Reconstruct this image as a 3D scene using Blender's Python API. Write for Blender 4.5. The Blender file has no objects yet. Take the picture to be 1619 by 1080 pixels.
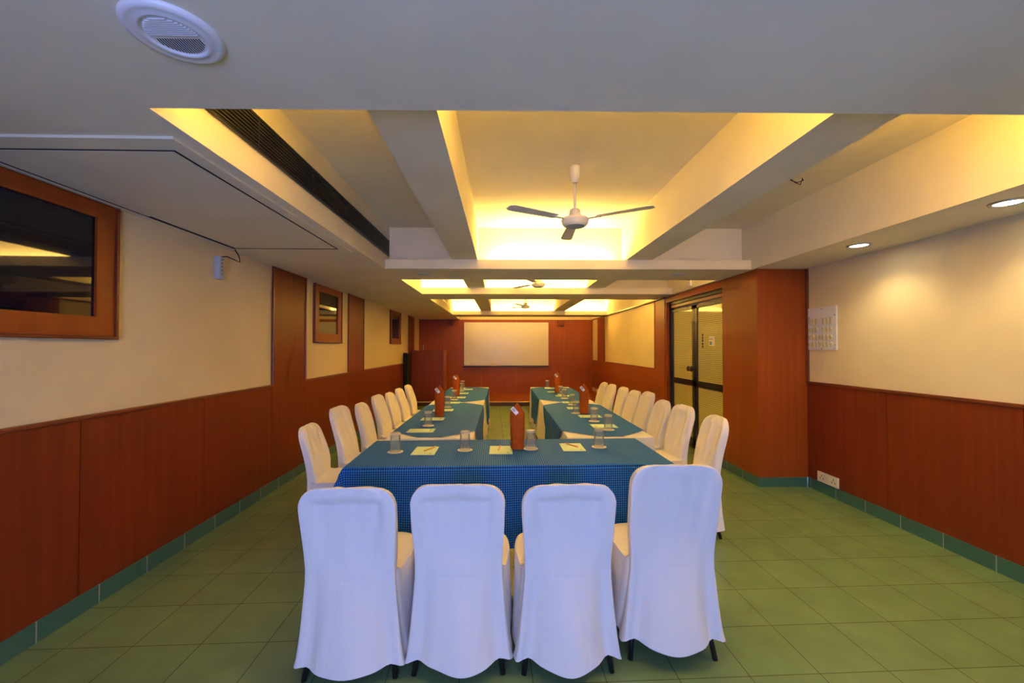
import bpy, bmesh, math, random
from mathutils import Vector, Matrix
import numpy as np
C = bpy.context.scene.collection
PI = math.pi
# ------------------------------------------------------------------ camera
FPX = 653.0
cam = bpy.data.objects.new('camera', bpy.data.cameras.new('camera'))
C.objects.link(cam)
cam.data.sensor_width = 36.0
cam.data.lens = FPX / 1619.0 * 36.0
cam.data.clip_start = 0.02
_yaw = math.atan(16.5 / FPX); _pit = math.atan(10.0 / FPX)
cam.location = (0, 0, 1.5)
cam.rotation_euler = (PI / 2 + _pit, 0, -_yaw)
bpy.context.scene.camera = cam
# ------------------------------------------------------------------ view, world
sc = bpy.context.scene
sc.view_settings.view_transform = 'Standard'
sc.view_settings.look = 'None'
sc.view_settings.gamma = 1.0
sc.view_settings.use_curve_mapping = False
sc.view_settings.exposure = 1.15
sc.cycles.use_denoising = True
sc.cycles.max_bounces = 10
sc.cycles.diffuse_bounces = 6
sc.cycles.transparent_max_bounces = 24
sc.cycles.caustics_reflective = False
sc.cycles.caustics_refractive = False
sc.cycles.sample_clamp_indirect = 6.0
w = bpy.data.worlds.new('world'); sc.world = w; w.use_nodes = True
w.node_tree.nodes['Background'].inputs[0].default_value = (0.45, 0.58, 1.0, 1)
w.node_tree.nodes['Background'].inputs[1].default_value = 0.6
# ------------------------------------------------------------------ lights
WARM = (1.0, 0.67, 0.19)
P_COVE = 14.5
P_FILL = 50.0
P_SPOT = 8.5
def area(name, loc, rot, sx, sy, power, col):
    l = bpy.data.lights.new(name, 'AREA'); l.shape = 'RECTANGLE'; l.size = sx; l.size_y = sy
    l.energy = power; l.color = col
    o = bpy.data.objects.new(name, l); C.objects.link(o); o.location = loc; o.rotation_euler = rot
    return o
# fluorescent coves: (x0, x1, y, strength)
BAYL, BAYC, BAYR = (-1.20, -0.60), (-0.20, 1.30), (1.72, 2.66)
COVES = [(*BAYL, 1.39, .8), (*BAYC, 1.39, 1.15), (*BAYR, 1.39, 1.6),
         (-0.1, 1.2, 4.59, 1.6),
         (*BAYL, 5.11, 1.1), (*BAYC, 5.11, 1.7), (*BAYL, 6.69, 1.1), (*BAYC, 6.69, 1.7), (*BAYR, 5.11, .35),
         (*BAYL, 7.24, 1.0), (*BAYC, 7.24, 1.7), (*BAYR, 7.24, 1.3), (*BAYL, 10.83, 1.0), (*BAYC, 10.83, 1.7), (*BAYR, 10.83, 1.3),
         (-1.2, 2.6, 11.37, 1.9)]
for x0, x1, y, s in COVES:
    area('cove_tube_light', ((x0 + x1) / 2, y - .012 * (x0 + x1) / 2, 2.425), (PI, 0, 0), x1 - x0, .05, P_COVE * s, WARM)
# added cool fill behind the camera, standing in for an assumed, unseen window
area('window_daylight', (-0.1, -1.66, 1.15), (PI / 2, 0, 0), 1.9, 1.7, P_FILL, (0.30, 0.39, 1.0))
# ------------------------------------------------------------------ materials
def new_mat(name):
    m = bpy.data.materials.new(name); m.use_nodes = True
    nt = m.node_tree
    return m, nt, nt.nodes['Principled BSDF']
def N(nt, t, **kw):
    n = nt.nodes.new(t)
    for k, v in kw.items():
        if k in n.inputs.keys() if isinstance(k, str) else False: n.inputs[k].default_value = v
        else: setattr(n, k, v)
    return n
def plain(name, col, rough=.5, metal=0.0, spec=.5, emit=None, es=0):
    m, nt, b = new_mat(name)
    b.inputs['Base Color'].default_value = (*col, 1); b.inputs['Roughness'].default_value = rough
    b.inputs['Metallic'].default_value = metal; b.inputs['Specular IOR Level'].default_value = spec
    if emit:
        b.inputs['Emission Color'].default_value = (*emit, 1); b.inputs['Emission Strength'].default_value = es
    return m
def noisy(name, c0, c1, scale=(3, 3, 3), rough=.6, spec=.3, bump=0.0, bscale=60, detail=4, p0=.35, p1=.65):
    m, nt, b = new_mat(name)
    tc = N(nt, 'ShaderNodeTexCoord'); mp = N(nt, 'ShaderNodeMapping'); mp.inputs['Scale'].default_value = scale
    nz = N(nt, 'ShaderNodeTexNoise'); nz.inputs['Scale'].default_value = 1; nz.inputs['Detail'].default_value = detail
    rp = N(nt, 'ShaderNodeValToRGB'); rp.color_ramp.elements[0].position = p0; rp.color_ramp.elements[1].position = p1
    rp.color_ramp.elements[0].color = (*c0, 1); rp.color_ramp.elements[1].color = (*c1, 1)
    L = nt.links.new
    L(tc.outputs['Object'], mp.inputs[0]); L(mp.outputs[0], nz.inputs['Vector']); L(nz.outputs[0], rp.inputs[0]); L(rp.outputs[0], b.inputs['Base Color'])
    b.inputs['Roughness'].default_value = rough; b.inputs['Specular IOR Level'].default_value = spec
    if bump:
        n2 = N(nt, 'ShaderNodeTexNoise'); n2.inputs['Scale'].default_value = bscale; n2.inputs['Detail'].default_value = 3
        bp = N(nt, 'ShaderNodeBump'); bp.inputs['Strength'].default_value = bump; bp.inputs['Distance'].default_value = .01
        L(tc.outputs['Object'], n2.inputs['Vector']); L(n2.outputs[0], bp.inputs['Height']); L(bp.outputs[0], b.inputs['Normal'])
    return m
M = {}
M['paint'] = noisy('ceiling_paint', (.74, .67, .49), (.80, .73, .55), (2, 2, 2), .75, .2)
M['cream'] = noisy('cream_wallcover', (.71, .58, .335), (.77, .645, .385), (1.3, 1.3, 1.3), .6, .25)
M['wood'] = noisy('red_brown_veneer', (.145, .021, .005), (.205, .032, .007), (26, 26, 1.1), .40, .3, detail=6, p0=.25, p1=.75)
M['wood_light'] = noisy('orange_brown_veneer', (.25, .050, .007), (.325, .069, .010), (24, 24, 1.0), .38, .3, detail=6, p0=.25, p1=.75)
M['moulding'] = plain('varnished_moulding', (.16, .032, .010), .28)
M['wood_dark'] = plain('dark_wood', (.05, .012, .006), .4)
M['gap'] = plain('shadow_gap', (.006, .005, .005), .9)
M['black'] = plain('black_metal', (.010, .009, .009), .35)
M['slat'] = plain('grille_slat', (.020, .018, .016), .4)
M['black_matte'] = plain('black_matte', (.006, .006, .006), .8)
M['glass_dark'] = plain('dark_window_glass', (.004, .005, .012), .03, 0, .6)
M['white_plastic'] = plain('white_plastic', (.75, .74, .74), .35)
M['ivory'] = plain('ivory_plastic', (.80, .72, .55), .35)
M['fan'] = plain('cream_fan_enamel', (.74, .70, .60), .35)
M['fan_grey'] = plain('grey_fan_base', (.42, .44, .45), .4)
M['switch'] = plain('aged_ivory_switch', (.58, .50, .27), .3)
M['grey_plastic'] = plain('grey_plastic', (.50, .52, .58), .4)
M['board'] = noisy('whiteboard_enamel', (.66, .61, .54), (.71, .66, .60), (1, 1, 1), .25, .5)
M['paper'] = plain('pale_green_paper', (.62, .80, .58), .7)
M['print'] = plain('green_print', (.10, .32, .14), .7)
M['print_dark'] = plain('dark_print', (.05, .06, .09), .7)
M['coaster'] = plain('white_paper', (.86, .83, .78), .7)
M['pencil_y'] = plain('yellow_pencil_paint', (.75, .45, .04), .4)
M['pencil_r'] = plain('pink_pencil_paint', (.80, .35, .22), .4)
M['tag'] = plain('tag_paper', (.78, .80, .90), .5)
M['sticker'] = plain('cream_sticker', (.80, .72, .50), .5)
M['blue_print'] = plain('blue_print', (.10, .30, .42), .6)
M['nosing'] = plain('pale_nosing', (.70, .50, .34), .5)
M['sleeve'] = noisy('rust_cloth', (.27, .058, .009), (.35, .078, .012), (30, 30, 30), .85, .1, .15, 300)
M['lamp'] = plain('lamp_diffuser', (.9, .9, .9), .4, emit=(1, .93, .78), es=14)
M['pad_off'] = plain('unlit_disc', (.62, .62, .56), .5)
M['cable'] = plain('black_cable', (.008, .008, .008), .5)
M['steel'] = plain('steel', (.55, .55, .55), .3, .9)
# floor tiles
def floor_mat():
    m, nt, b = new_mat('green_floor_tile'); L = nt.links.new
    tc = N(nt, 'ShaderNodeTexCoord'); mp = N(nt, 'ShaderNodeMapping')
    mp.inputs['Rotation'].default_value = (0, 0, -.022); mp.inputs['Location'].default_value = (0.10 + .022 * 2.2, -.20, 0)
    br = N(nt, 'ShaderNodeTexBrick'); br.offset = 0; br.squash = 1
    br.inputs['Scale'].default_value = 1; br.inputs['Brick Width'].default_value = .331; br.inputs['Row Height'].default_value = .331
    br.inputs['Mortar Size'].default_value = .0022; br.inputs['Mortar Smooth'].default_value = .1; br.inputs['Bias'].default_value = 0
    br.inputs['Color1'].default_value = (.185, .305, .130, 1); br.inputs['Color2'].default_value = (.205, .325, .140, 1); br.inputs['Mortar'].default_value = (.10, .11, .05, 1)
    nz = N(nt, 'ShaderNodeTexNoise'); nz.inputs['Scale'].default_value = 5; nz.inputs['Detail'].default_value = 5
    mx = N(nt, 'ShaderNodeMixRGB', blend_type='MULTIPLY'); mx.inputs[0].default_value = .35
    L(tc.outputs['Object'], mp.inputs[0]); L(mp.outputs[0], br.inputs[0]); L(br.outputs[0], mx.inputs[1])
    L(tc.outputs['Object'], nz.inputs['Vector']); L(nz.outputs[0], mx.inputs[2]); L(mx.outputs[0], b.inputs['Base Color'])
    b.inputs['Roughness'].default_value = .27; b.inputs['Specular IOR Level'].default_value = .4
    return m
M['floor'] = floor_mat()
def base_mat(name, off):
    m, nt, b = new_mat(name); L = nt.links.new
    tc = N(nt, 'ShaderNodeTexCoord'); sp = N(nt, 'ShaderNodeSeparateXYZ')
    a = N(nt, 'ShaderNodeMath', operation='ADD'); a.inputs[1].default_value = -off
    d = N(nt, 'ShaderNodeMath', operation='DIVIDE'); d.inputs[1].default_value = .332
    f = N(nt, 'ShaderNodeMath', operation='FRACT'); lt = N(nt, 'ShaderNodeMath', operation='LESS_THAN'); lt.inputs[1].default_value = .022
    mx = N(nt, 'ShaderNodeMixRGB'); mx.inputs[1].default_value = (.040, .135, .098, 1); mx.inputs[2].default_value = (.33, .35, .26, 1)
    L(tc.outputs['Object'], sp.inputs[0]); L(sp.outputs[1], a.inputs[0]); L(a.outputs[0], d.inputs[0]); L(d.outputs[0], f.inputs[0]); L(f.outputs[0], lt.inputs[0])
    L(lt.outputs[0], mx.inputs[0]); L(mx.outputs[0], b.inputs['Base Color']); b.inputs['Roughness'].default_value = .3
    return m
M['base_l'] = base_mat('teal_skirting_tile_left', 2.181 - .004); M['base_r'] = base_mat('teal_skirting_tile_right', 2.701)
# white cotton
def cotton(name, c, fold=.25):
    m, nt, b = new_mat(name); L = nt.links.new
    tc = N(nt, 'ShaderNodeTexCoord'); mp = N(nt, 'ShaderNodeMapping'); mp.inputs['Scale'].default_value = (1.0, 1.0, .28)
    n1 = N(nt, 'ShaderNodeTexNoise'); n1.inputs['Scale'].default_value = 26; n1.inputs['Detail'].default_value = 4
    n2 = N(nt, 'ShaderNodeTexNoise'); n2.inputs['Scale'].default_value = 7; n2.inputs['Detail'].default_value = 3
    ad = N(nt, 'ShaderNodeMath', operation='MULTIPLY_ADD'); ad.inputs[1].default_value = .35
    bp = N(nt, 'ShaderNodeBump'); bp.inputs['Strength'].default_value = fold; bp.inputs['Distance'].default_value = .03
    L(tc.outputs['Object'], mp.inputs[0]); L(mp.outputs[0], n1.inputs['Vector']); L(mp.outputs[0], n2.inputs['Vector'])
    L(n1.outputs[0], ad.inputs[0]); L(n2.outputs[0], ad.inputs[2]); L(ad.outputs[0], bp.inputs['Height']); L(bp.outputs[0], b.inputs['Normal'])
    b.inputs['Base Color'].default_value = (*c, 1); b.inputs['Roughness'].default_value = .9; b.inputs['Specular IOR Level'].default_value = .1
    b.inputs['Sheen Weight'].default_value = .15
    return m
M['cotton'] = cotton('white_chair_cotton', (.80, .76, .70), .30)
M['linen'] = cotton('white_table_linen', (.78, .74, .68), .15)
def gingham():
    m, nt, b = new_mat('blue_gingham'); L = nt.links.new
    uv = N(nt, 'ShaderNodeUVMap'); sp = N(nt, 'ShaderNodeSeparateXYZ'); L(uv.outputs[0], sp.inputs[0])
    outs = []
    for i in (0, 1):
        d = N(nt, 'ShaderNodeMath', operation='DIVIDE'); d.inputs[1].default_value = .0145
        f = N(nt, 'ShaderNodeMath', operation='FRACT'); g = N(nt, 'ShaderNodeMath', operation='GREATER_THAN'); g.inputs[1].default_value = .5
        L(sp.outputs[i], d.inputs[0]); L(d.outputs[0], f.inputs[0]); L(f.outputs[0], g.inputs[0]); outs.append(g)
    a = N(nt, 'ShaderNodeMath', operation='ADD'); L(outs[0].outputs[0], a.inputs[0]); L(outs[1].outputs[0], a.inputs[1])
    h = N(nt, 'ShaderNodeMath', operation='MULTIPLY'); h.inputs[1].default_value = .5; L(a.outputs[0], h.inputs[0])
    rp = N(nt, 'ShaderNodeValToRGB'); rp.color_ramp.interpolation = 'CONSTANT'
    e = rp.color_ramp.elements; e[0].position = 0; e[0].color = (.005, .017, .09, 1); e[1].position = .75; e[1].color = (.022, .255, .96, 1)
    n = e.new(.25); n.color = (.012, .086, .40, 1)
    L(h.outputs[0], rp.inputs[0]); L(rp.outputs[0], b.inputs['Base Color'])
    tc = N(nt, 'ShaderNodeTexCoord'); n1 = N(nt, 'ShaderNodeTexNoise'); n1.inputs['Scale'].default_value = 5; n1.inputs['Detail'].default_value = 3
    bp = N(nt, 'ShaderNodeBump'); bp.inputs['Strength'].default_value = .15; bp.inputs['Distance'].default_value = .03
    L(tc.outputs['Object'], n1.inputs['Vector']); L(n1.outputs[0], bp.inputs['Height']); L(bp.outputs[0], b.inputs['Normal'])
    b.inputs['Roughness'].default_value = .8; b.inputs['Specular IOR Level'].default_value = .25
    return m
M['blue'] = gingham()
def thin_glass(name, tint, bright_mix):
    m = bpy.data.materials.new(name); m.use_nodes = True; nt = m.node_tree; nt.nodes.clear(); L = nt.links.new
    out = N(nt, 'ShaderNodeOutputMaterial'); tr = N(nt, 'ShaderNodeBsdfTransparent'); gl = N(nt, 'ShaderNodeBsdfGlossy'); df = N(nt, 'ShaderNodeBsdfDiffuse'); tl = N(nt, 'ShaderNodeBsdfTranslucent')
    tr.inputs[0].default_value = (*tint, 1); gl.inputs['Roughness'].default_value = .05
    df.inputs[0].default_value = (.9, .9, .88, 1); tl.inputs[0].default_value = (.9, .9, .88, 1)
    hz = N(nt, 'ShaderNodeMixShader'); hz.inputs[0].default_value = .5; L(df.outputs[0], hz.inputs[1]); L(tl.outputs[0], hz.inputs[2])
    m1 = N(nt, 'ShaderNodeMixShader'); m1.inputs[0].default_value = bright_mix; L(tr.outputs[0], m1.inputs[1]); L(hz.outputs[0], m1.inputs[2])
    fr = N(nt, 'ShaderNodeFresnel'); fr.inputs[0].default_value = 1.45
    hf = N(nt, 'ShaderNodeMath', operation='MULTIPLY'); hf.inputs[1].default_value = .45; L(fr.outputs[0], hf.inputs[0])
    mx = N(nt, 'ShaderNodeMixShader'); L(hf.outputs[0], mx.inputs[0]); L(m1.outputs[0], mx.inputs[1]); L(gl.outputs[0], mx.inputs[2]); L(mx.outputs[0], out.inputs[0])
    return m
M['glass'] = thin_glass('tumbler_glass', (.97, .98, .97), .10); M['glass_base'] = thin_glass('thick_tumbler_base', (.95, .95, .92), .55)  # diffuse white brightens glass and base in place of refracted and reflected light
def wired():
    m, nt, b = new_mat('wired_door_glass'); L = nt.links.new
    tc = N(nt, 'ShaderNodeTexCoord'); sp = N(nt, 'ShaderNodeSeparateXYZ'); L(tc.outputs['Object'], sp.inputs[0])
    outs = []
    for i, p, wd in ((1, .055, .08), (2, .026, .30)):
        d = N(nt, 'ShaderNodeMath', operation='DIVIDE'); d.inputs[1].default_value = p
        f = N(nt, 'ShaderNodeMath', operation='FRACT'); g = N(nt, 'ShaderNodeMath', operation='LESS_THAN'); g.inputs[1].default_value = wd
        L(sp.outputs[i], d.inputs[0]); L(d.outputs[0], f.inputs[0]); L(f.outputs[0], g.inputs[0]); outs.append(g)
    mxx = N(nt, 'ShaderNodeMath', operation='MAXIMUM'); L(outs[0].outputs[0], mxx.inputs[0]); L(outs[1].outputs[0], mxx.inputs[1])
    mx = N(nt, 'ShaderNodeMixRGB'); mx.inputs[1].default_value = (.66, .62, .20, 1); mx.inputs[2].default_value = (.34, .32, .09, 1)
    L(mxx.outputs[0], mx.inputs[0]); L(mx.outputs[0], b.inputs['Base Color'])
    b.inputs['Roughness'].default_value = .04; b.inputs['IOR'].default_value = 1.5
    return m
M['wired'] = wired()
# ------------------------------------------------------------------ mesh helpers
def box(bm, x0, x1, y0, y1, z0, z1, fn=None):
    co = [(x, y, z) for z in (z0, z1) for y in (y0, y1) for x in (x0, x1)]
    if fn: co = [fn(*c) for c in co]
    v = [bm.verts.new(c) for c in co]
    for f in ((0, 2, 3, 1), (4, 5, 7, 6), (0, 1, 5, 4), (2, 6, 7, 3), (0, 4, 6, 2), (1, 3, 7, 5)):
        bm.faces.new([v[i] for i in f])
    return v
def tube(bm, pts, r, seg=8, r1=None):
    pts = [Vector(p) for p in pts]; rings = []
    for i, p in enumerate(pts):
        t = (pts[min(i + 1, len(pts) - 1)] - pts[max(i - 1, 0)]).normalized()
        a = t.orthogonal().normalized() if not rings else (prev - t * prev.dot(t)).normalized()
        prev = a; b = t.cross(a)
        rr = r if r1 is None else r + (r1 - r) * i / (len(pts) - 1)
        rings.append([bm.verts.new(p + (a * math.cos(k * 2 * PI / seg) + b * math.sin(k * 2 * PI / seg)) * rr) for k in range(seg)])
    for A, B in zip(rings, rings[1:]):
        for k in range(seg): bm.faces.new((A[k], A[(k + 1) % seg], B[(k + 1) % seg], B[k]))
    bm.faces.new(rings[0][::-1]); bm.faces.new(rings[-1])
def lathe(bm, prof, c=(0, 0, 0), seg=32, sx=1, sy=1):
    rings = []
    for r, z in prof:
        if r < 1e-6: rings.append([bm.verts.new((c[0], c[1], c[2] + z))])
        else: rings.append([bm.verts.new((c[0] + r * sx * math.cos(k * 2 * PI / seg), c[1] + r * sy * math.sin(k * 2 * PI / seg), c[2] + z)) for k in range(seg)])
    for A, B in zip(rings, rings[1:]):
        if len(A) == 1 and len(B) == 1: continue
        for k in range(seg):
            k2 = (k + 1) % seg
            if len(A) == 1: bm.faces.new((A[0], B[k], B[k2]))
            elif len(B) == 1: bm.faces.new((A[k], A[k2], B[0]))
            else: bm.faces.new((A[k], A[k2], B[k2], B[k]))
def obj(name, bm, mat, parent=None, smooth=False, bevel=0, loc=None):
    bmesh.ops.recalc_face_normals(bm, faces=bm.faces[:])
    me = bpy.data.meshes.new(name); bm.to_mesh(me); bm.free()
    o = bpy.data.objects.new(name, me); C.objects.link(o)
    if mat: me.materials.append(M[mat] if isinstance(mat, str) else mat)
    if smooth:
        for p in me.polygons: p.use_smooth = True
    if bevel:
        b = o.modifiers.new('bevel', 'BEVEL'); b.width = bevel; b.segments = 2; b.limit_method = 'ANGLE'
    if parent: o.parent = parent
    if loc: o.location = loc
    return o
def tag(o, label, cat, group=None, kind=None):
    if label: o['label'] = label
    if cat: o['category'] = cat
    if group: o['group'] = group
    if kind: o['kind'] = kind
    return o
def thing(name, label, cat, loc=(0, 0, 0), rz=0, group=None):
    o = bpy.data.objects.new(name, None); C.objects.link(o); o.location = loc; o.rotation_euler = (0, 0, rz); o.empty_display_size = .1
    return tag(o, label, cat, group)
def struct(name, bm, mat, parent=None, smooth=False, bevel=0):
    o = obj(name, bm, mat, parent, smooth, bevel)
    if not parent: o['kind'] = 'structure'
    return o
def BM(): return bmesh.new()
def bx(*boxes, fn=None):
    bm = BM()
    for b in boxes: box(bm, *b, fn=fn)
    return bm
# ------------------------------------------------------------------ the room
ZL, ZB, ZH = 2.36, 2.463, 2.858
XR, XRR, YB = 3.33, 2.77, 12.55           # near right wall, rear right wall, end wall
lwx = lambda y: -2.345 - .0105 * y        # face of the left wall panelling
def LW(n, y, z): return (lwx(y) + n, y, z)
struct('floor', bx((-2.7, 4.0, -3, 13, -.1, 0)), 'floor')
sh = lambda x, y, z: (x, y - .012 * x, z)
bm = BM()
box(bm, -2.7, 3.6, -3, 13, ZH, 3.0)
box(bm, -2.7, -1.265, -3, 13, ZL, ZH)
box(bm, 2.74, 3.6, -3, 13, ZL, ZH)
X0, X1 = -1.265, 2.74
box(bm, X0, X1, -3, 1.30, ZL, ZH, sh); box(bm, X0, X1, 1.30, 1.457, ZL, 2.39, sh); box(bm, X0, X1, 1.457, 1.487, ZL, ZB, sh)
for a, b in ((4.49, 5.21), (6.59, 7.33), (10.74, 11.44)):
    box(bm, X0, X1, a + .03, a + .17, ZL, 2.39, sh); box(bm, X0, X1, b - .17, b - .03, ZL, 2.39, sh); box(bm, X0, X1, a, a + .03, ZL, ZB, sh); box(bm, X0, X1, b - .03, b, ZL, ZB, sh)
    box(bm, X0, X1, a + .17, b - .17, ZL, ZH, sh)
box(bm, -.544, -.263, 1.2, 11.1, ZB, ZH); box(bm, 1.365, 1.65, 1.2, 11.1, ZB, ZH)
struct('ceiling', bm, 'paint')
# left wall: cream, dado boards, full-height strips, mouldings, skirting
struct('wall_left', bx((-.25, -.012, -3, 13, 0, ZL + .3), fn=LW), 'cream')
ZD = 1.10
bm = BM()
ys = [-1.5, -.55, .43, 1.41, 2.395, 3.378, 4.37]
for a, b in zip(ys, ys[1:]): box(bm, -.012, 0, a + .002, b - .002, 0, ZD, LW)
for a, b in ((4.37, 5.12), (5.12, 6.57), (6.57, 7.32), (7.32, 8.6), (8.6, 9.8), (9.8, 10.98), (10.98, 11.75), (11.75, 12.6)):
    box(bm, -.012, 0, a + .0015, b - .0015, 0, ZD, LW)
struct('trim_1', bm, 'wood')
bm = BM()
for a, b in ((4.375, 5.118), (6.572, 7.318), (10.982, 11.755)): box(bm, -.012, 0, a, b, ZD - .002, ZL - .003, LW)
struct('trim_2', bm, 'wood')
bm = BM()
for a, b in ((-1.5, 4.385), (5.112, 6.58), (7.312, 10.99), (11.75, 12.6)): box(bm, -.012, .012, a, b, ZD - .008, ZD + .016, LW)
for y in (4.378, 5.115, 6.575, 7.315, 10.985): box(bm, -.012, .012, y - .010, y + .010, ZD, ZL - .003, LW)
struct('trim_3', bm, 'moulding', bevel=.004)
struct('baseboard_left', bx((-.01, .006, -2.8, 12.6, 0, .108), fn=LW), 'base_l')
# dark windows high on the left wall
def window(n, y0, y1, z0, z1, fw=.112):
    fr = BM()
    box(fr, -.012, .012, y0, y1, z0, z0 + fw, LW); box(fr, -.012, .012, y0, y1, z1 - fw * .8, z1, LW)
    box(fr, -.012, .0115, y0, y0 + fw, z0, z1, LW); box(fr, -.012, .0115, y1 - fw, y1, z0, z1, LW)
    o = struct('window_%d' % n, fr, 'wood_light')
    ed = BM()
    box(ed, -.012, .026, y0 - .02, y1 + .02, z0 - .02, z0, LW); box(ed, -.012, .026, y0 - .02, y0, z0 - .02, z1, LW); box(ed, -.012, .026, y1, y1 + .02, z0 - .02, z1, LW)
    obj('frame_moulding', ed, 'moulding', o, bevel=.004)
    obj('glass_pane', bx((-.011, -.004, y0 + fw - .005, y1 - fw + .005, z0 + fw - .005, z1 - fw * .8 + .005), fn=LW), 'glass_dark', o)
window(1, .75, 2.575, 1.57, 2.352); window(2, 5.36, 6.24, 1.585, 2.335); window(3, 9.12, 10.02, 1.605, 2.335)
# right side: near wall, pillar, door recess, rear wall
struct('wall_right', bx((XR, XR + .2, -3, 4.42, 0, ZL + .3)), 'cream')
bm = BM()
for a, b in zip((-2.0, -.4, .6, 1.6, 2.55, 3.487), (-.4, .6, 1.6, 2.55, 3.487, 4.41)): box(bm, XR - .012, XR, a + .002, b - .002, 0, 1.122)
struct('trim_4', bm, 'wood')
struct('trim_5', bx((XR - .024, XR, -2.5, 4.41, 1.115, 1.140), (XR - .024, XR, 4.385, 4.41, 1.14, ZL - .002)), 'moulding', bevel=.004)
bm = BM(); box(bm, XR - .018, XR, -2.8, 4.40, 0, .108)
struct('baseboard_right', bm, 'base_r')
struct('trim_6', bx((2.775, 3.6, 4.412, 5.12, .1, ZL - .001)), 'wood_light')
struct('trim_7', bx((2.768, 3.3, 4.404, 5.123, 0, .1)), 'base_r')
struct('wall_right_rear', bx((XRR + .01, 3.3, 6.95, 13, 0, ZL), (2.90, 3.3, 5.12, 6.95, 0, ZL)), 'cream')
bm = BM()
for a, b in ((6.95, 7.41), (7.41, 8.6), (8.6, 9.8), (9.8, 11.05), (11.05, 11.83), (11.83, 12.56)): box(bm, XRR, XRR + .01, a + .001, b - .001, 0, 1.122)
for a, b in ((6.951, 7.41), (11.05, 11.82), (12.52, 12.56)): box(bm, XRR, XRR + .01, a, b, 1.12, ZL - .002)
box(bm, 2.79, 2.90, 5.13, 6.95, 2.262, ZL - .002)
box(bm, 2.78, 2.90, 6.90, 6.95, 0, 2.262)
struct('trim_8', bm, 'wood_light')
bm = BM()
for a, b in ((7.40, 11.06), (11.81, 12.53)):
    box(bm, XRR - .01, XRR + .01, a, b, 1.114, 1.134)
    for y in (a, b): box(bm, XRR - .01, XRR + .01, y - .008, y + .008, 1.13, ZL - .012)
box(bm, XRR - .035, XRR + .01, 6.9, 12.56, ZL - .022, ZL - .001)
struct('trim_9', bm, 'moulding', bevel=.003)
struct('baseboard_rear', bx((XRR - .008, XRR, 6.95, 10.68, 0, .1)), 'base_r')
# end wall and stage
struct('wall_back', bx((-2.7, 3.3, YB, YB + .2, 0, ZH)), 'cream')
bm = BM()
xs = [-2.6, -1.75, -.62, .45, 1.55, 2.78]
for a, b in zip(xs, xs[1:]): box(bm, a + .001, b - .001, YB - .015, YB, 0, ZL - .005)
struct('trim_10', bm, 'wood_light')
st = struct('stage', bx((-2.5, XRR + .01, 10.70, YB - .012, 0, .113)), 'wood_light')
obj('stage_nosing', bx((-2.46, XRR - .001, 10.675, 10.70, .095, .114)), 'nosing', st)
obj('stage_riser', bx((-2.46, XRR - .001, 10.68, 10.70, 0, .095)), 'wood_dark', st)
# unseen wall behind the camera; the window opening is added to explain the fill
struct('wall_rear', bx((-2.7, -1.2, -1.85, -1.75, 0, 2.7), (1.0, 3.6, -1.85, -1.75, 0, 2.7), (-1.2, 1.0, -1.85, -1.75, 0, .20), (-1.2, 1.0, -1.85, -1.75, 2.10, 2.7)), 'cream')
# glazed double door in the right wall
dX = 2.86
d = bpy.data.objects.new('door_1', None); C.objects.link(d); d.location = (dX, 6.0, 0); d['kind'] = 'structure'
def dch(name, bm, mat, par=None, **k):
    o = obj(name, bm, mat, par or d, **k)
    if par is None: o.location = (-dX, -6.0, 0)
    return o
Y0, Y1, YM = 5.13, 6.90, 6.01
dch('door_frame', bx((dX - .03, dX + .04, Y1 - .05, Y1, 0, 2.26), (dX - .03, dX + .04, Y0, Y0 + .02, 0, 2.26), (dX - .03, dX + .04, Y0, Y1, 2.215, 2.26)), 'black')
dch('door_closer_rail', bx((dX - .02, dX + .02, Y0 + .02, Y1 - .05, 2.165, 2.205)), 'moulding')
for i, (a, b) in enumerate(((Y0 + .02, YM - .006), (YM + .006, Y1 - .05))):
    z1 = 2.13
    ww = .075
    leaf = dch('door_leaf', bx((dX - .02, dX + .02, a, a + ww, .02, z1), (dX - .02, dX + .02, b - ww, b, .02, z1), (dX - .02, dX + .02, a, b, z1 - .05, z1),
                               (dX - .02, dX + .02, a, b, .93, 1.02), (dX - .02, dX + .02, a, b, .02, .17)), 'black')
    dch('glass_pane', bx((dX - .004, dX + .004, a + ww, b - ww, 1.02, z1 - .05)), 'wired', leaf)
    dch('glass_pane', bx((dX - .004, dX + .004, a + ww, b - ww, .17, .93)), 'wired', leaf)
    ky = (a + .0375 if i else b - .0375)
    kb = BM(); tube(kb, [(dX - .02, ky, 1.19), (dX - .09, ky, 1.19)], .012, 10)
    lathe(kb, [(0, -.018), (.03, -.016), (.042, 0), (.03, .018), (0, .022)], seg=20)
    for v in kb.verts:
        if abs(v.co.x) < .05 and abs(v.co.z) < .05: v.co = Vector((dX - .095 - v.co.z, ky + v.co.y, 1.19 + v.co.x))
    dch('door_knob', kb, 'wood_dark', leaf, smooth=True)
    if i == 0:
        s = dch('notice_sticker', bx((dX - .0065, dX - .0045, 5.46, 5.61, 1.525, 1.66)), 'sticker', leaf)
        dch('notice_print', bx((dX - .0075, dX - .0062, 5.54, 5.59, 1.54, 1.585), (dX - .0075, dX - .0062, 5.515, 5.595, 1.615, 1.625)), 'blue_print', leaf)
        dch('pull_sticker', bx(*[(dX - .0065, dX - .0045, 5.775, 5.815, 1.50 + k * .042, 1.50 + k * .042 + .03) for k in range(5)]), 'wood_dark', leaf)
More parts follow.
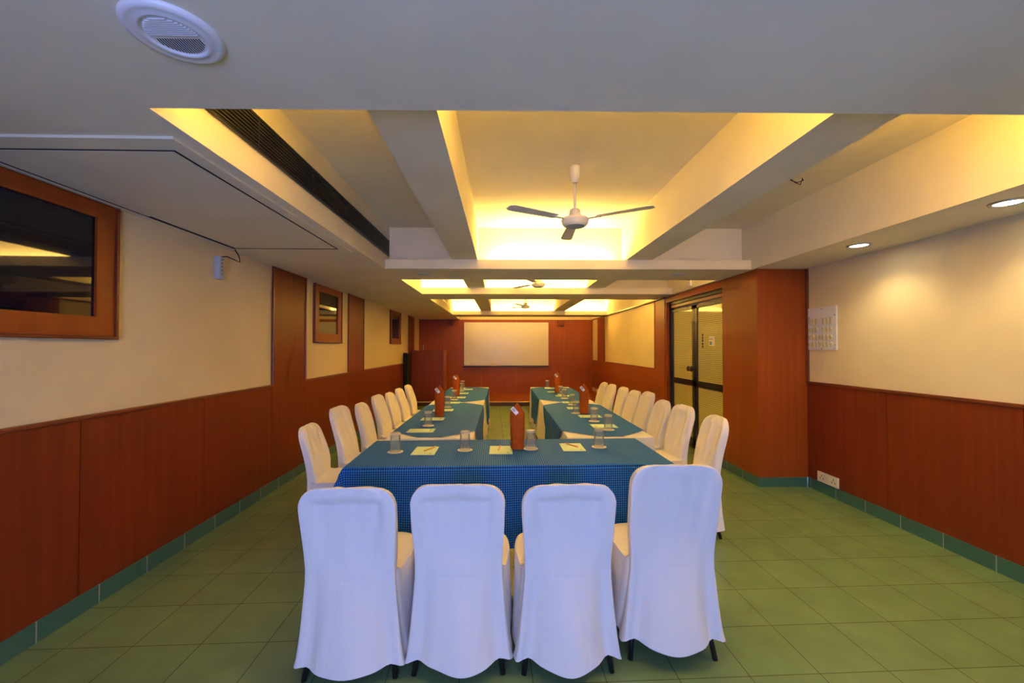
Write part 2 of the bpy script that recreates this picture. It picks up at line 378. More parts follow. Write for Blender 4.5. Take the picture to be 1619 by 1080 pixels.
# ------------------------------------------------------------------ ceiling fittings
# long air grille in the left side of the first bay, a short one in the third
def grille(y0, y1, label):
    t = thing('air_grille', label, 'air grille', (-1.265, (y0 + y1) / 2, 2.605))
    h = (y1 - y0) / 2
    obj('backing', bx((.001, .004, -h, h, -.085, .085)), 'black_matte', t)
    obj('grille_frame', bx((.001, .016, -h, h, .075, .088), (.001, .016, -h, h, -.088, -.075)), 'black', t)
    bm = BM()
    for k in range(8): box(bm, .003, .014, -h, h, -.068 + k * .0185, -.062 + k * .0185, lambda x, y, z: (x, y, z + (x - .008) * .4))
    n = max(1, int((y1 - y0) / .55))
    for k in range(n + 1): box(bm, .003, .0125, -h + k * 2 * h / n - .004, -h + k * 2 * h / n + .004, -.075, .075)
    obj('slats', bm, 'slat', t)
grille(1.53, 4.62, 'long black slatted air grille in the side of the nearest ceiling bay')
grille(7.9, 9.6, 'short dark air grille in the left side of the farthest fan bay')
# round speaker in the near soffit
t = thing('ceiling_speaker', 'round white ceiling speaker with slotted cover overhead at upper left', 'speaker', (-.892, 1.137, ZL))
bm = BM(); lathe(bm, [(.070, -.002), (.072, -.012), (.080, -.015), (.086, -.010), (.100, -.014), (.112, -.011), (.116, -.003), (.116, 0)], seg=64); obj('ring', bm, 'white_plastic', t, smooth=True)
bm = BM(); lathe(bm, [(0, -.009), (.071, -.009), (.071, -.002), (0, -.002)], seg=48); obj('cover', bm, 'white_plastic', t)
bm = BM()
for k in range(9):
    y = -.062 + k * .0068; hx = math.sqrt(max(0, .066 ** 2 - y * y)); box(bm, -hx, hx, y, y + .0035, -.0125, -.009)
obj('ribs', bm, 'white_plastic', t)
bm = BM()
for k in range(17):
    x = -.056 + k * .007; hy = math.sqrt(max(0, .066 ** 2 - x * x))
    if hy > .012: box(bm, x - .0017, x + .0017, .010, hy, -.0096, -.0088)
obj('slots', bm, 'black_matte', t)
# access hatch on the left soffit
t = thing('ceiling_hatch', 'large panelled access hatch with black gaps on the left ceiling soffit', 'hatch', (-1.84, 2.71, ZL))
lx = lambda x, y, z: (x - (.0105 * (y + 2.71) if x < -.3 else 0), y, z)
obj('gap_backing', bx((-.462, .44, -.915, .886, -.0098, 0)), 'gap', t)
obj('trim_border', bx((.437, .505, -1.01, 1.0, -.0115, 0), (-.49, .437, -1.01, -.913, -.0115, 0), (-.49, .437, .884, 1.0, -.0115, 0), (-.49, -.462, -.913, .884, -.0115, 0)), 'paint', t)
obj('panel', bx((-.443, .420, -.896, .003, -.0112, -.004)), 'paint', t)
obj('panel', bx((-.424, .420, .0065, .852, -.0112, -.004)), 'paint', t)
# socket strip hanging on the left wall with its cable
t = thing('socket_strip', 'small grey socket strip fixed upright on the left wall below the hatch', 'socket strip', (lwx(3.52), 3.52, 2.17))
obj('body', bx((-.012, .035, -.03, .03, -.095, .095)), 'grey_plastic', t, bevel=.004)
obj('socket_face', bx((.035, .038, -.022, .022, -.07, .088)), 'fan_grey', t)
bm = BM()
for k in range(5): lathe(bm, [(0, 0), (.006, 0), (.006, .002), (0, .002)], (0, 0, 0), 8)
for i, v in enumerate(bm.verts): v.co = Vector((.037 + v.co.z, v.co.x, v.co.y - .05 + (i // 18) * .03))
obj('socket_holes', bm, 'black_matte', t)
bm = BM(); tube(bm, [(.02, .01, .096), (.05, .035, .105), (.09, .07, .085), (.13, .085, .066), (.12, .085, .12), (.10, .06, .172)], .005, 8)
obj('power_cord', bm, 'cable', t, smooth=True)
# loose wires
bm = BM()
tube(bm, [(2.30, 3.22, 2.857), (2.29, 3.20, 2.83), (2.32, 3.17, 2.80), (2.38, 3.18, 2.82), (2.40, 3.22, 2.857)], .003, 6)
tube(bm, [(2.31, 3.23, 2.857), (2.33, 3.20, 2.81), (2.37, 3.20, 2.795), (2.41, 3.23, 2.857)], .003, 6)
tag(obj('loose_wire', bm, 'cable', smooth=True), 'small loop of loose dark wires hanging from the right bay of the ceiling', 'wire')
# small white box over the door
t = thing('sensor_box', 'small white sensor box on the cream wall above the glazed door', 'sensor', (2.74, 5.90, 2.39))
obj('body', bx((-.035, 0, -.045, .045, 0, .10)), 'white_plastic', t, bevel=.004); obj('lens', bx((-.037, -.035, -.006, .006, .045, .057)), 'black_matte', t)
# recessed lamps, lit along the right soffit, unlit on the first cross beam
def downlight(x, y, lit, label):
    t = thing('recessed_lamp', label, 'ceiling lamp', (x, y, ZL), 0, None)
    bm = BM(); lathe(bm, [(.062, -.002), (.066, -.010), (.082, -.007), (.085, 0), (.062, 0)], seg=40); obj('rim', bm, 'steel' if lit else 'pad_off', t, smooth=True)
    bm = BM(); lathe(bm, [(0, -.0055), (.062, -.004), (.062, -.001), (0, -.001)], seg=40); obj('diffuser', bm, 'lamp' if lit else 'pad_off', t, smooth=True)
    if lit:
        l = bpy.data.lights.new('lamp_beam', 'SPOT'); l.energy = P_SPOT; l.color = (1, .78, .40); l.spot_size = math.radians(128); l.spot_blend = .7; l.shadow_soft_size = .05
        o = bpy.data.objects.new('lamp_beam', l); C.objects.link(o); o.location = (x, y, ZL - .03)
downlight(2.99, 3.37, True, 'lit recessed lamp in the right soffit, the one farther from the viewer')
downlight(2.99, 2.35, True, 'lit recessed lamp in the right soffit at the right edge of the photo')
downlight(2.99, 1.3, True, 'lit recessed lamp in the right soffit, nearest the camera, beyond the frame edge')
downlight(-.90, 4.83, False, 'unlit white round lamp under the first cross beam, at its left end')
downlight(2.07, 4.80, False, 'unlit white round lamp under the first cross beam, near the door')
# ceiling fans
def fan(x, y, rz, label):
    t = thing('ceiling_fan', label, 'ceiling fan', (x, y, 2.40), rz, 'cream ceiling fans')
    bm = BM(); lathe(bm, [(.016, .33), (.022, .335), (.032, .345), (.043, .42), (.045, .448), (.02, .4575), (0, .4575)], seg=32); obj('canopy', bm, 'fan', t, smooth=True)
    bm = BM(); tube(bm, [(0, 0, .12), (0, 0, .35)], .010, 12); obj('rod', bm, 'fan', t, smooth=True)
    bm = BM(); lathe(bm, [(0, .135), (.030, .132), (.038, .125), (.050, .068), (.046, .062)], seg=32); obj('motor_cap', bm, 'fan', t, smooth=True)
    bm = BM(); lathe(bm, [(0, .068), (.085, .066), (.098, .060), (.103, .050), (.103, .042), (.098, .036), (.096, .022), (.085, .008), (.070, .002)], seg=48); obj('motor', bm, 'fan', t, smooth=True)
    bm = BM(); lathe(bm, [(.072, .003), (.05, .001), (0, 0)], seg=32); obj('base_plate', bm, 'fan_grey', t, smooth=True)
    for k in range(3):
        a = k * 2 * PI / 3; R = Matrix.Rotation(a, 4, 'Z')
        bm = BM(); n = 12; rows = []
        for i in range(n + 1):
            s = i / n; r = .17 + .40 * s; hw = .038 + .012 * s - (.02 * max(0, (s - .9) / .1) ** 2)
            rows.append([bm.verts.new(R @ Vector((r, q * hw, .052 + q * hw * .09 + dz))) for q in (-1, 0, 1) for dz in (0, .003)])
        for A, B in zip(rows, rows[1:]):
            for p, q in ((0, 2), (2, 4), (4, 5), (5, 3), (3, 1), (1, 0)): bm.faces.new((A[p], A[q], B[q], B[p]))
        bm.faces.new([rows[0][i] for i in (0, 2, 4, 5, 3, 1)]); bm.faces.new([rows[-1][i] for i in (0, 2, 4, 5, 3, 1)])
        b = obj('blade', bm, 'fan', t, smooth=False)
        bm = BM(); box(bm, .09, .20, -.012, .012, .046, .051); bmesh.ops.transform(bm, matrix=R, verts=bm.verts[:])
        obj('blade_arm', bm, 'fan', b)
fan(.546, 3.05, math.radians(88), 'cream ceiling fan in the nearest bay, seen whole with its rod')
fan(.547, 6.12, math.radians(8), 'cream ceiling fan in the middle bay, only its motor and blades in view')
fan(.545, 9.43, math.radians(4), 'cream ceiling fan in the farthest bay, before the whiteboard')
# ------------------------------------------------------------------ walls: fittings
t = thing('switchboard', 'white switchboard full of switches and sockets on the cream right wall', 'switchboard', (XR, 4.20, 1.70))
obj('plate', bx((-.012, 0, -.19, .19, -.222, .222)), 'white_plastic', t, bevel=.003)
S = .382 / .53
for row, (z, cols) in enumerate(((.075, (0, 1, 2, 4, 5, 6)), (-.015, (0, 1, 2, 4, 5, 6)), (-.093, (0, 1, 2, 3, 4, 5, 6)), (-.165, (0, 1, 2, 3, 4, 5, 6)))):
    for c in cols:
        y = .155 - c * .0465; wide = (row > 0 and c in (0, 6)) or (row == 2 and c == 3)
        bm = BM(); hh = .034 if row == 0 else .028; ww = .018 if wide else .011
        if wide: lathe(bm, [(0, -.006), (ww, -.005), (ww + .002, 0), (ww, .006), (0, .007)], seg=16); [setattr(v, 'co', Vector((-.016 - v.co.z, y + v.co.x, z + v.co.y * 1.2))) for v in bm.verts]
        else:
            box(bm, -.020, -.012, y - ww, y + ww, z - hh, z + hh, lambda a, b, c_: (a - (.006 if (c_ > z and a < -.015) else 0), b, c_))
        obj('socket' if wide else 'switch', bm, 'switch', t, bevel=.002)
for y, z in ((.165, .12), (-.17, .13), (0, .205), (.17, -.17), (-.17, -.17), (0, -.21)):
    obj('screw', bx((-.0135, -.011, y - .005, y + .005, z - .005, z + .005)), 'wood_dark', t)
t = thing('socket_plate', 'cream double socket plate low on the red-brown right wall', 'socket', (XR - .012, 4.13, .107))
obj('plate', bx((-.012, 0, -.135, .135, .005, .108)), 'ivory', t, bevel=.003)
for yc in (.075, -.075):
    for dy, dz in ((0, .075), (.02, .045), (-.02, .045)): obj('pin_hole', bx((-.0135, -.0115, yc + dy - .004, yc + dy + .004, dz - .007, dz + .007)), 'wood_dark', t)
obj('switch', bx((-.017, -.012, -.025, .025, .035, .085)), 'ivory', t, bevel=.002)
for y, z, lab in ((12.36, .20, 'small cream socket plate low in the far right corner, nearer the end wall'), (11.85, .20, 'small cream socket plate low on the far right wall, nearer the chairs')):
    t = thing('socket_plate', lab, 'socket', (XRR, y, z)); obj('plate', bx((-.012, 0, -.16, .16, 0, .11)), 'ivory', t, bevel=.003); obj('switch', bx((-.016, -.012, -.03, .03, .04, .08)), 'ivory', t)
# whiteboard with tray, duster, two wooden boxes
t = thing('whiteboard', 'wide blank whiteboard hung on the wooden end wall', 'whiteboard', (.145, YB - .015, .95))
obj('surface', bx((-1.262, 1.262, -.028, 0, .012, 1.305)), 'board', t)
obj('frame', bx((-1.275, -1.26, -.032, 0, 0, 1.318), (1.26, 1.275, -.032, 0, 0, 1.318), (-1.275, 1.275, -.032, 0, 1.303, 1.318)), 'white_plastic', t)
obj('tray', bx((-1.30, 1.29, -.09, 0, -.038, .010)), 'wood_dark', t)
t = thing('board_duster', 'small pale duster lying on the whiteboard tray', 'duster', (-.24, YB - .07, .961))
obj('handle', bx((-.12, .12, -.022, .022, .018, .062)), 'nosing', t, bevel=.006); obj('felt', bx((-.12, .12, -.022, .022, .0, .018)), 'ivory', t)
for x, lab in ((-1.545, 'small wooden box speaker high on the end wall, left of the whiteboard'), (1.80, 'small wooden box speaker high on the end wall, right of the whiteboard')):
    t = thing('wall_speaker', lab, 'speaker', (x, YB - .015, 2.17)); obj('cabinet', bx((-.095, .095, -.14, 0, 0, .175)), 'wood_light', t, bevel=.004); obj('front_cloth', bx((-.082, .082, -.144, -.14, .012, .163)), 'wood', t)
# lectern on the stage, dark case beside it, thin microphone
t = thing('lectern', 'broad wooden lectern standing on the left end of the stage', 'lectern', (-1.92, 11.1, .113))
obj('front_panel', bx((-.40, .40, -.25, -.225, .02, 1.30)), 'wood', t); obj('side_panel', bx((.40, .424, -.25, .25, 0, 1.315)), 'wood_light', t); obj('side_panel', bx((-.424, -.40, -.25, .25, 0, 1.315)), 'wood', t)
obj('top', bx((-.40, .40, -.255, .25, 1.30, 1.322), fn=lambda x, y, z: (x, y, z - .10 * (y + .255))), 'wood', t); obj('plinth', bx((-.41, .41, -.24, .24, 0, .02)), 'wood_dark', t)
obj('back_shelf', bx((-.40, .40, -.2, .24, .70, .72)), 'wood', t)
t = thing('equipment_case', 'tall narrow black case between the lectern and the left wall', 'case', (-2.40, 10.55, 0))
obj('body', bx((-.055, .045, -.18, .10, .0, 1.36)), 'black_matte', t, bevel=.01); obj('top_cap', bx((-.05, .04, -.17, .09, 1.36, 1.372)), 'black', t)
bm = BM(); tube(bm, [(-2.10, 11.15, 1.420), (-2.10, 11.15, 1.50), (-2.095, 11.14, 1.58)], .006, 8); lathe(bm, [(0, 0), (.03, 0), (.03, .012), (0, .012)], (-2.10, 11.15, 1.412), 16)
tag(obj('microphone', bm, 'steel', smooth=True), 'thin pale microphone stem rising from the lectern top', 'microphone')
# ------------------------------------------------------------------ cloth
def grid_mesh(name, us, vf, fn, mat, parent=None):
    """us: list of u; vf(u): list of v (equal counts); fn(u,v)->xyz; UVs are the flat cloth in metres"""
    vs = []; uv = []; n = None
    for u in us:
        vl = vf(u); n = len(vl)
        for v in vl: vs.append(fn(u, v)); uv.append((u, v))
    fc = [(i * n + j, (i + 1) * n + j, (i + 1) * n + j + 1, i * n + j + 1) for i in range(len(us) - 1) for j in range(n - 1)]
    me = bpy.data.meshes.new(name); me.from_pydata(vs, [], fc)
    l = me.uv_layers.new(name='UVMap'); idx = np.empty(len(me.loops), dtype=np.int32); me.loops.foreach_get('vertex_index', idx)
    l.data.foreach_set('uv', np.array(uv, dtype=np.float32)[idx].ravel())
    me.materials.append(M[mat]); me.polygons.foreach_set('use_smooth', [True] * len(me.polygons)); me.update()
    o = bpy.data.objects.new(name, me); C.objects.link(o)
    if parent: o.parent = parent
    return o
def drape(a, b, flare, cflare, seed, rip=.012, ends=(1, 1), uf=None):
    rnd = random.Random(seed); ph = [rnd.uniform(0, 6.28) for _ in range(6)]
    def fn(u, v):
        du = max(abs(u) - a, 0); dv = max(abs(v) - b, 0); su = 1 if u > 0 else -1; sv = 1 if v > 0 else -1
        r = math.hypot(du, dv)
        x = min(max(u, -a), a); y = min(max(v, -b), b); z = .0006 * math.sin(9 * u + ph[0]) * math.sin(7 * v + ph[1])
        if r > 0:
            if dv > 0 and ends[0 if v < 0 else 1] == 0: cf, fl, rp_ = 0, 0, 0
            else: cf, fl, rp_ = cflare, flare, rip
            th = math.atan2(dv, du); f = (fl if uf is None or fl == 0 else fl + (uf - fl) * math.cos(th) ** 2) + cf * math.sin(2 * th) ** 2
            rr = .010
            k = min(1, r / .03)
            out = rr * math.sin(k * PI / 2) + f * .16 * (1 - math.exp(-max(0, r - .01) / .16)) + rp_ * min(1, r / .35) * (math.sin(11 * (v if du > dv else u) + ph[2]) + .6 * math.sin(23 * (v if du > dv else u) + ph[3])) * abs(math.cos(2 * th))
            x += su * math.cos(th) * out; y += sv * math.sin(th) * out
            z -= rr * (1 - math.cos(k * PI / 2)) + max(0, r - .012) - .35 * f * f * .16 * (1 - math.exp(-max(0, r - .012) / .16))
        return (x, y, z)
    return fn
def lin(a, b, n): return [a + (b - a) * i / n for i in range(n + 1)]
def cloth_axis(h, drop, n, drop2=None):
    drop2 = drop if drop2 is None else drop2
    return lin(-h - drop, -h - .035, 12) + lin(-h - .03, -h + .01, 6) + lin(-h + .04, h - .04, n) + lin(h - .01, h + .03, 6) + lin(h + .035, h + drop2, 12)
def table(cx, cy, a, b, label, rz=0):
    t = thing('folding_table', label, 'table', (cx, cy, 0), rz)
    obj('tabletop', bx((-a, a, -b, b, .715, .74)), 'wood', t)
    for sx in (-1, 1):
        for sy in (-1, 1):
            bm = BM(); tube(bm, [(sx * (a - .08), sy * (b - .12), 0), (sx * (a - .08), sy * (b - .12), .714)], .016, 10); obj('leg', bm, 'black', t, smooth=True)
    return t
# head table
HX, HY, HA, HB = .056, 3.025, 1.05, .365
table(HX, HY, HA, HB, 'head table closing the near end of the horseshoe, under the fully checked cloth', .02)
fn = drape(HA + .004, HB + .004, .07, .55, 3, .014, (1, 0), .24)
o = grid_mesh('tablecloth', cloth_axis(HA + .004, .46, 40), lambda u: cloth_axis(HB + .004, .52, 24, .20), fn, 'blue')
o.location = (HX, HY, .7485); o.rotation_euler = (0, 0, .02)
tag(o, 'blue gingham tablecloth hanging over the front of the nearest, crosswise table', 'tablecloth')
SIDE = [(-.608, 4.600, .352, 1.105, 'near table of the left row', 11, (1, 0)), (-.608, 6.845, .352, 1.10, 'far table of the left row', 12, (0, 1)),
        (.925, 4.590, .358, 1.105, 'near table of the right row', 13, (1, 0)), (.925, 6.845, .358, 1.11, 'far table of the right row', 14, (0, 1))]
for cx, cy, a, b, where, seed, ends in SIDE:
    table(cx, cy, a, b, 'cloth-covered table, ' + where)
    fn = drape(a + .003, b + .003, .045, .10, seed, .010, ends)
    out, inn = .24, .62
    us = cloth_axis(a + .003, out if cx < 0 else inn, 16, inn if cx < 0 else out)
    o = grid_mesh('tablecloth', us, lambda u: cloth_axis(b + .003, .5 if ends[0] else .12, 30, .5 if ends[1] else .12), fn, 'linen')
    o.location = (cx, cy, .7425); tag(o, 'white undercloth hanging low on the ' + where, 'tablecloth', None)
    f2 = drape(a + .012, b + .05, .085, .0, seed, .010)
    def vf(u, b=b):
        e = b + .002 - 1.05 * max(0, abs(u) - .10)
        e = max(e, .12) - .02 * math.cos(u * 9)
        return lin(-e, e, 60)
    us = cloth_axis(a + .012, .20 if cx < 0 else .46, 26, .46 if cx < 0 else .20)
    o = grid_mesh('table_runner', us, vf, f2, 'blue')
    o.location = (cx, cy, .7475); tag(o, 'blue checked overcloth with tapered ends on the ' + where, 'tablecloth', None)
# ------------------------------------------------------------------ covered chairs
def super_ring(n, N_):
    K = 4000; th = np.linspace(0, 2 * PI, K + 1) - PI / 2
    x = np.sign(np.cos(th)) * np.abs(np.cos(th)) ** (2 / n); y = np.sign(np.sin(th)) * np.abs(np.sin(th)) ** (2 / n)
    s = np.concatenate([[0], np.cumsum(np.hypot(np.diff(x), np.diff(y)))]); q = np.linspace(0, s[-1], N_ + 1)[:-1]
    return np.interp(q, s, x), np.interp(q, s, y)
RX, RY = super_ring(5.5, 96)
for i_ in range(96):                           # squarer corners at the rear
    if RY[i_] < 0 and abs(RX[i_]) > .8: RX[i_] = math.copysign(.8 + .2 * (1 - (1 - (abs(RX[i_]) - .8) / .2) ** 2), RX[i_])
def smooth01(t): t = min(1, max(0, t)); return t * t * (3 - 2 * t)
def chair_cover(H, seed, panel=1.0, lean=.16, hem=.06, r=.10):
    rnd = random.Random(seed); p = [rnd.uniform(0, 6.28) for _ in range(10)]; am = rnd.uniform(.8, 1.2)
    rings = []
    def ring(z, hw, yb, yf, kind, s=0):
        yc = (yb + yf) / 2; hd = (yf - yb) / 2; row = []
        for i in range(96):
            x = hw * RX[i]; zz = z
            R_ = hd if kind == 'back' else (.040 if kind == 'seat' else hd * (1 - s) ** 1.5 * .5 + .040 * (1 - (1 - s) ** 1.5 * .5))
            y = yb + (1 + RY[i]) * R_ if RY[i] < 0 else yb + R_ + RY[i] * (yf - yb - R_)
            t = x / hw
            g = smooth01((.66 - z) / .56)        # drape of the rear panel: belly, two valleys, flared gores
            rear = smooth01((-.55 - RY[i]) / .4)
            wav = (.044 * math.exp(-(t / .5) ** 2) - .038 * math.exp(-((abs(t) - .74) / .15) ** 2) + .006 * math.sin(5 * t + p[2])) * am
            if rear > 0: y -= rear * g * wav
            if kind == 'skirt':
                q = 1 - s
                fwd = smooth01((RY[i] + .15) / .7); hr = .247 - .0455 * s ** .7
                x = RX[i] * (hr + (hw - hr) * fwd)
                nx, ny = RX[i] ** 5, RY[i] ** 5
                a = math.atan2(RY[i], RX[i])
                wv = (math.sin(a * 7 + p[0]) * .5 + math.sin(a * 12 + p[1]) * .35) * .010 * q * am * (1 - rear)
                zz -= rear * q ** 2 * (.020 * math.cos(t * PI * 1.3) + .008 * math.sin(4 * t + p[3])) * am + (1 - rear) * q * .008 * math.sin(a * 5 + p[4])
                L_ = math.hypot(nx, ny) or 1
                x += nx / L_ * wv; y += ny / L_ * wv
            elif kind == 'back':
                top = H - .052 - .012 * abs(t); up = smooth01((z - .47) / .12)
                inn = smooth01((top - z) / .016) * smooth01((.78 - abs(t)) / (.10 + .5 * max(0, H - z))) * smooth01((z - .47) / .30)
                if rear > 0: y += rear * (panel * .028 * inn + .003 * math.sin(7 * t + 5 * z + p[5]) * up + .0012 * math.sin(19 * t - 9 * z + p[6]) * up)
                elif RY[i] > .5: y += (-.012 * inn + .006 * math.sin(6 * t + 8 * z + p[7]) + .004 * math.sin(12 * t - 7 * z + p[2])) * up
                else: x += .003 * math.sin(14 * z + p[8]) * up
            else:
                fwd = smooth01((RY[i] + .15) / .7)
                zz = (.445 + .035 * s) * (1 - fwd) + (z + .004 * math.sin(9 * x + p[9]) * math.sin(8 * y + p[1])) * fwd
                x = RX[i] * (.2015 + (hw - .2015) * fwd)
            row.append((x, y, zz))
        rings.append(row)
    nS = 18
    for i in range(nS + 1):
        s = i / nS; z = hem + (.445 - hem) * s
        ring(z, .247 - .009 * s, -.268 + .030 * (1 - (1 - s) ** 1.8), .235 - .012 * s, 'skirt', s)
    seat = ((.456, .226, .238), (.466, .216, .236), (.469, .17, .232), (.467, .08, .228), (.465, -.02, .224), (.464, -.10, .218), (.470, -.150, .214))
    for n_, (z, yf, hwf) in enumerate(seat): ring(z, hwf, -.238, yf, 'seat', (n_ + 1) / 8)
    z0 = .48; nB = 30
    for i in range(nB + 1):
        s = i / nB; z = z0 + (H - z0) * s
        if s > .8: z = H - (H - z0) * .2 * (1 - math.sin((s - .8) / .2 * PI / 2))
        h_ = z - .45; dy = -lean * 1.25 * (h_ * h_ / .5 if h_ < .25 else h_ - .125)
        k = min(max(0, (z - (H - r)) / r), .999)
        hw = .2135 - .013 * math.exp(-((z - z0) / .17) ** 2) - r * (1 - math.sqrt(1 - k * k)) * .95
        th = .080 - .030 * s; th *= (1 - .6 * k ** 6)
        ring(z, hw, -.238 + dy, -.238 + dy + th, 'back')
    me = bpy.data.meshes.new('chair_cover'); vs = [c for rw in rings for c in rw]; n = 96; fc = []
    for i in range(len(rings) - 1):
        for j in range(n): fc.append((i * n + j, i * n + (j + 1) % n, (i + 1) * n + (j + 1) % n, (i + 1) * n + j))
    c = np.mean(np.array(rings[-1]), axis=0); vs.append((c[0], c[1], H + .002)); last = (len(rings) - 1) * n
    for j in range(n): fc.append((last + j, last + (j + 1) % n, len(vs) - 1))
    me.from_pydata(vs, [], fc); me.materials.append(M['cotton']); me.polygons.foreach_set('use_smooth', [True] * len(me.polygons)); me.update()
    return me
def chair(x, y, rz, H, seed, label, group, panel=1.0, lean=.16, hem=.06, name='banquet_chair', sx_=1.0):
    t = thing(name, label, 'chair', (x, y, 0), rz, group)
    o = bpy.data.objects.new('cover', chair_cover(H, seed, panel, lean, hem, .10 if seed < 200 else .095 + .06 * random.Random(seed).random())); C.objects.link(o); o.parent = t; o.scale = (sx_, 1, 1)
    for sx in (-1, 1):
        bm = BM(); tube(bm, [(sx * .16, -.13, .43), (sx * .190, -.196, .10), (sx * .204, -.222, 0)], .014, 10, .012); obj('leg', bm, 'black', t, smooth=True)
        bm = BM(); tube(bm, [(sx * .19, .16, .43), (sx * .20, .19, 0)], .014, 10, .012); obj('leg', bm, 'black', t, smooth=True)
    return t
G1, G2, G3 = 'chairs facing the head table', 'chairs along the left tables', 'chairs along the right tables'
FR = [(-.690, 2.13, .885, 'first of the four front chairs from the left, back to the viewer', 1.0, .02), (-.195, 2.145, .890, 'second of the four front chairs from the left, back to the viewer', 1.0, -.01),
      (.305, 2.14, .888, 'third of the four front chairs from the left, back to the viewer', 1.0, .01), (.83, 2.21, .955, 'tallest of the four front chairs, at the right, back to the viewer', .25, -.03)]
for i, (x, y, H, lab, pn, rz) in enumerate(FR): chair(x, y, rz, H, 100 + i, 'white covered chair, ' + lab, G1, pn, .16, .066 if i < 3 else .092)
words = ['nearest', 'second', 'third', 'fourth', 'fifth', 'sixth', 'farthest']
LF = [(-1.275, 3.42, .875, .10), (-1.23, 3.93, .945, .0), (-1.22, 4.50, .905, .03), (-1.21, 5.05, .925, -.02), (-1.21, 5.58, .90, .03), (-1.21, 6.10, .905, 0), (-1.22, 6.72, .90, .04)]
for i, (x, y, H, j) in enumerate(LF):
    chair(x, y, -PI / 2 + j, H, 200 + i, 'white covered chair, %s from the front in the row by the left wall' % words[i], G2, .6, .20, sx_=.95)
words = ['nearest', 'second', 'third', 'fourth', 'fifth', 'sixth', 'seventh', 'farthest']
RF = [(1.51, 3.44, .925, -.05), (1.47, 3.95, .94, .06), (1.46, 4.45, .93, 0), (1.47, 4.96, .965, -.04), (1.48, 5.45, .93, .02), (1.47, 5.93, .93, -.02), (1.43, 6.41, .93, .04), (1.43, 6.90, .92, 0)]
for i, (x, y, H, j) in enumerate(RF):
    chair(x, y, PI / 2 + j, H, 300 + i, 'white covered chair, %s from the front in the row by the door side' % words[i], G3, .6, .20, sx_=.95)
# ------------------------------------------------------------------ things on the tables
ZT = .7520
def glass_mesh():
    bm = BM(); lathe(bm, [(.0385, .0), (.0395, .002), (.0366, .120), (.0362, .124)], seg=28); lathe(bm, [(.0368, .001), (.0342, .118)], seg=28)
    k = len(bm.faces); lathe(bm, [(.0362, .124), (.0358, .132), (.034, .136), (.022, .134), (0, .133)], seg=28); lathe(bm, [(.0342, .118), (.024, .123), (0, .124)], seg=28); bm.faces.ensure_lookup_table()
    me = bpy.data.meshes.new('tumbler')
    for f in bm.faces[k:]: f.material_index = 1
    bm.to_mesh(me); bm.free()
    me.materials.append(M['glass']); me.materials.append(M['glass_base']); me.polygons.foreach_set('use_smooth', [True] * len(me.polygons)); return me
def coaster_mesh():
    bm = BM(); lathe(bm, [(0, 0), (.055, 0), (.056, .0012), (.055, .002), (0, .002)], seg=32)
    me = bpy.data.meshes.new('coaster'); bm.to_mesh(me); bm.free(); me.materials.append(M['coaster']); return me
GM, CM = glass_mesh(), coaster_mesh()
def put(name, me, loc, rz, label, cat, group):
    o = bpy.data.objects.new(name, me); C.objects.link(o); o.location = loc; o.rotation_euler = (0, 0, rz); return tag(o, label, cat, group)
def glass(x, y, where):
    put('coaster', CM, (x, y, ZT), 0, 'paper coaster under tumbler ' + where, 'coaster', 'coasters under the glasses')
    put('drinking_glass', GM, (x, y, ZT + .0025), 0, 'upturned clear tumbler ' + where, 'glass', 'upturned tumblers on the tables')
side = {'h': 'on the head table', 'l': 'on the left row of tables', 'r': 'on the right row of tables'}
GL = {'h': [(-.763, 3.001, 'leftmost'), (-.268, 3.043, 'right of the left notepad'), (.216, 3.069, 'right of the bottle'), (.736, 3.114, 'rightmost')],
      'l': [(-.704, 3.997, 'nearest the front'), (-.686, 5.242, 'just behind the near bottle'), (-.68, 5.983, 'before the far bottle'), (-.70, 7.20, 'next to last from the front'), (-.72, 7.70, 'farthest back')],
      'r': [(.974, 3.757, 'nearest the front'), (.944, 4.201, 'second from the front'), (.855, 4.72, 'half behind the near bottle'), (.929, 5.433, 'fourth from the front'), (.931, 6.113, 'fifth from the front'), (.945, 6.61, 'beside the far bottle'), (.86, 7.75, 'farthest back')]}
for k, l in GL.items():
    for x, y, wd in l: glass(x, y, wd + ', ' + side[k])
def notepad(x, y, rz, label, pencil=None, w=.165, h=.235):
    t = thing('notepad', label, 'notepad', (x, y, ZT), rz, 'pale green notepads on the tables')
    obj('pages', bx((-w / 2, w / 2, -h / 2, h / 2, 0, .004)), 'paper', t)
    bm = BM()
    for k in range(9): box(bm, -.03 + k * .0075, -.0255 + k * .0075, -.085, -.080 + .004 * (k % 2), .004, .0043)
    box(bm, .042, .058, -.092, -.074, .004, .0043); obj('printed_line', bm, 'print', t)
    if pencil:
        mat, dx, dy, a, lab = pencil
        q = thing('pencil', lab, 'pencil', (x + dx, y + dy, ZT + .0045), a, 'pencils on the notepads')
        bm = BM(); tube(bm, [(0, -.075, .005), (0, .06, .005)], .0052, 6); obj('shaft', bm, mat, q)
        bm = BM(); tube(bm, [(0, .06, .005), (0, .078, .005)], .005, 6, .0008); obj('tip', bm, 'nosing', q)
notepad(-.552, 3.02, 0, 'pale green notepad with yellow pencil, left on the head table', ('pencil_y', .03, .04, -.45, 'yellow pencil lying on the left notepad of the head table'))
notepad(-.004, 3.03, 0, 'pale green notepad beside the wrapped bottle on the head table', ('pencil_r', -.01, .045, -.12, 'pinkish pencil lying on the middle notepad of the head table'))
notepad(.53, 3.10, 0, 'pale green notepad at the right of the head table', ('pencil_r', .0, .04, .55, 'pinkish pencil lying aslant on the right notepad of the head table'))
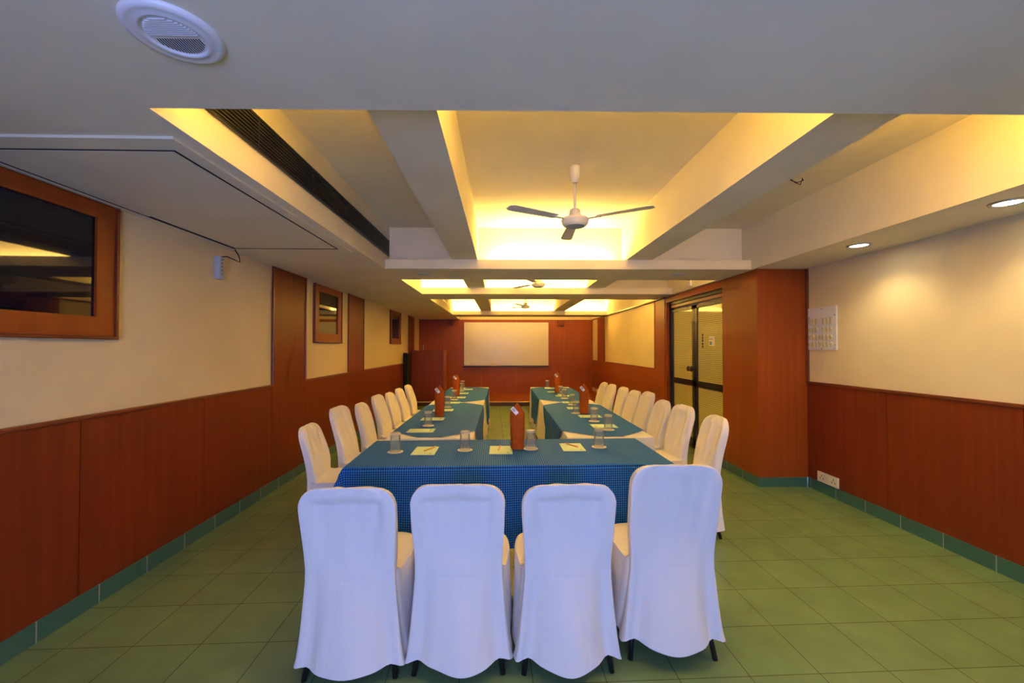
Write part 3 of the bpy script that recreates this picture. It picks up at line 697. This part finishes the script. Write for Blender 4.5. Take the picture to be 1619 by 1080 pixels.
LP = [(-.723, 3.75, 'first'), (-.72, 4.355, 'second'), (-.698, 4.979, 'third'), (-.684, 5.65, 'fourth'), (-.66, 6.24, 'fifth'), (-.66, 6.80, 'sixth'), (-.64, 7.45, 'last')]
RP = [(.974, 3.929, 'first'), (.962, 4.491, 'second'), (.93, 5.10, 'third'), (.95, 5.639, 'fourth'), (.952, 6.40, 'fifth'), (.90, 6.99, 'sixth'), (.918, 7.609, 'last')]
for l, k, a in ((LP, 'l', PI / 2), (RP, 'r', -PI / 2)):
    for x, y, wd in l: notepad(x, y, a, 'pale green notepad, %s from the front %s' % (wd, side[k]))
def wrapped(x, y, rz, label, s=1.0):
    t = thing('wrapped_bottle', label, 'bottle', (x, y, ZT), rz, 'bottles in rust cloth sleeves')
    t.scale = (s, s, s)
    bm = BM(); lathe(bm, [(0, 0), (.036, 0), (.038, .004), (.038, .06), (.036, .2), (0, .2)], seg=28); obj('bottle_body', bm, 'glass', t, smooth=True)
    rx, ry = super_ring(3.0, 40); bm = BM(); rows = []
    for z, a, b in ((.010, .0465, .040), (.02, .049, .042), (.06, .0495, .042), (.12, .051, .042), (.18, .053, .041), (.22, .0535, .039), (.255, .053, .034), (.27, .0525, .030)):
        rows.append([bm.verts.new((a * rx[i] + .0012 * math.sin(z * 50 + i * .8), b * ry[i], z)) for i in range(40)])
    for k in range(1, 7):                         # peaked, flattened top
        q = k / 6; rows.append([bm.verts.new(((.0525 * (1 - q * .93)) * rx[i] - .002 * q, (.030 * (1 - q) + .005) * ry[i], .27 + .072 * q)) for i in range(40)])
    for A, B in zip(rows, rows[1:]):
        for i in range(40): bm.faces.new((A[i], A[(i + 1) % 40], B[(i + 1) % 40], B[i]))
    bm.faces.new(rows[-1])
    sl = obj('cloth_sleeve', bm, 'sleeve', t, smooth=True)
    R = Matrix.Translation((-.022, -.0325, .288)) @ Matrix.Rotation(-.22, 4, 'X') @ Matrix.Rotation(-.72, 4, 'Y')
    bm = BM(); box(bm, -.014, .014, -.003, -.001, -.030, .030); bmesh.ops.transform(bm, matrix=R, verts=bm.verts[:]); tg = obj('paper_tag', bm, 'tag', t)
    bm = BM()
    for dz, wd in ((.018, .010), (.010, .008), (.003, .010), (-.006, .007)): box(bm, -wd, wd, -.0038, -.003, dz, dz + .0045)
    bmesh.ops.transform(bm, matrix=R, verts=bm.verts[:]); obj('tag_print', bm, 'print_dark', tg)
wrapped(.117, 3.052, 0, 'bottle in a rust cloth sleeve with peaked top on the head table')
wrapped(-.67, 4.50, .1, 'bottle in a rust cloth sleeve, nearer one on the left row of tables')
wrapped(-.697, 6.41, .1, 'bottle in a rust cloth sleeve, far one on the left row of tables')
wrapped(.932, 4.655, -.1, 'bottle in a rust cloth sleeve, nearer one on the right row of tables')
wrapped(.93, 6.85, -.1, 'bottle in a rust cloth sleeve, far one on the right row of tables')
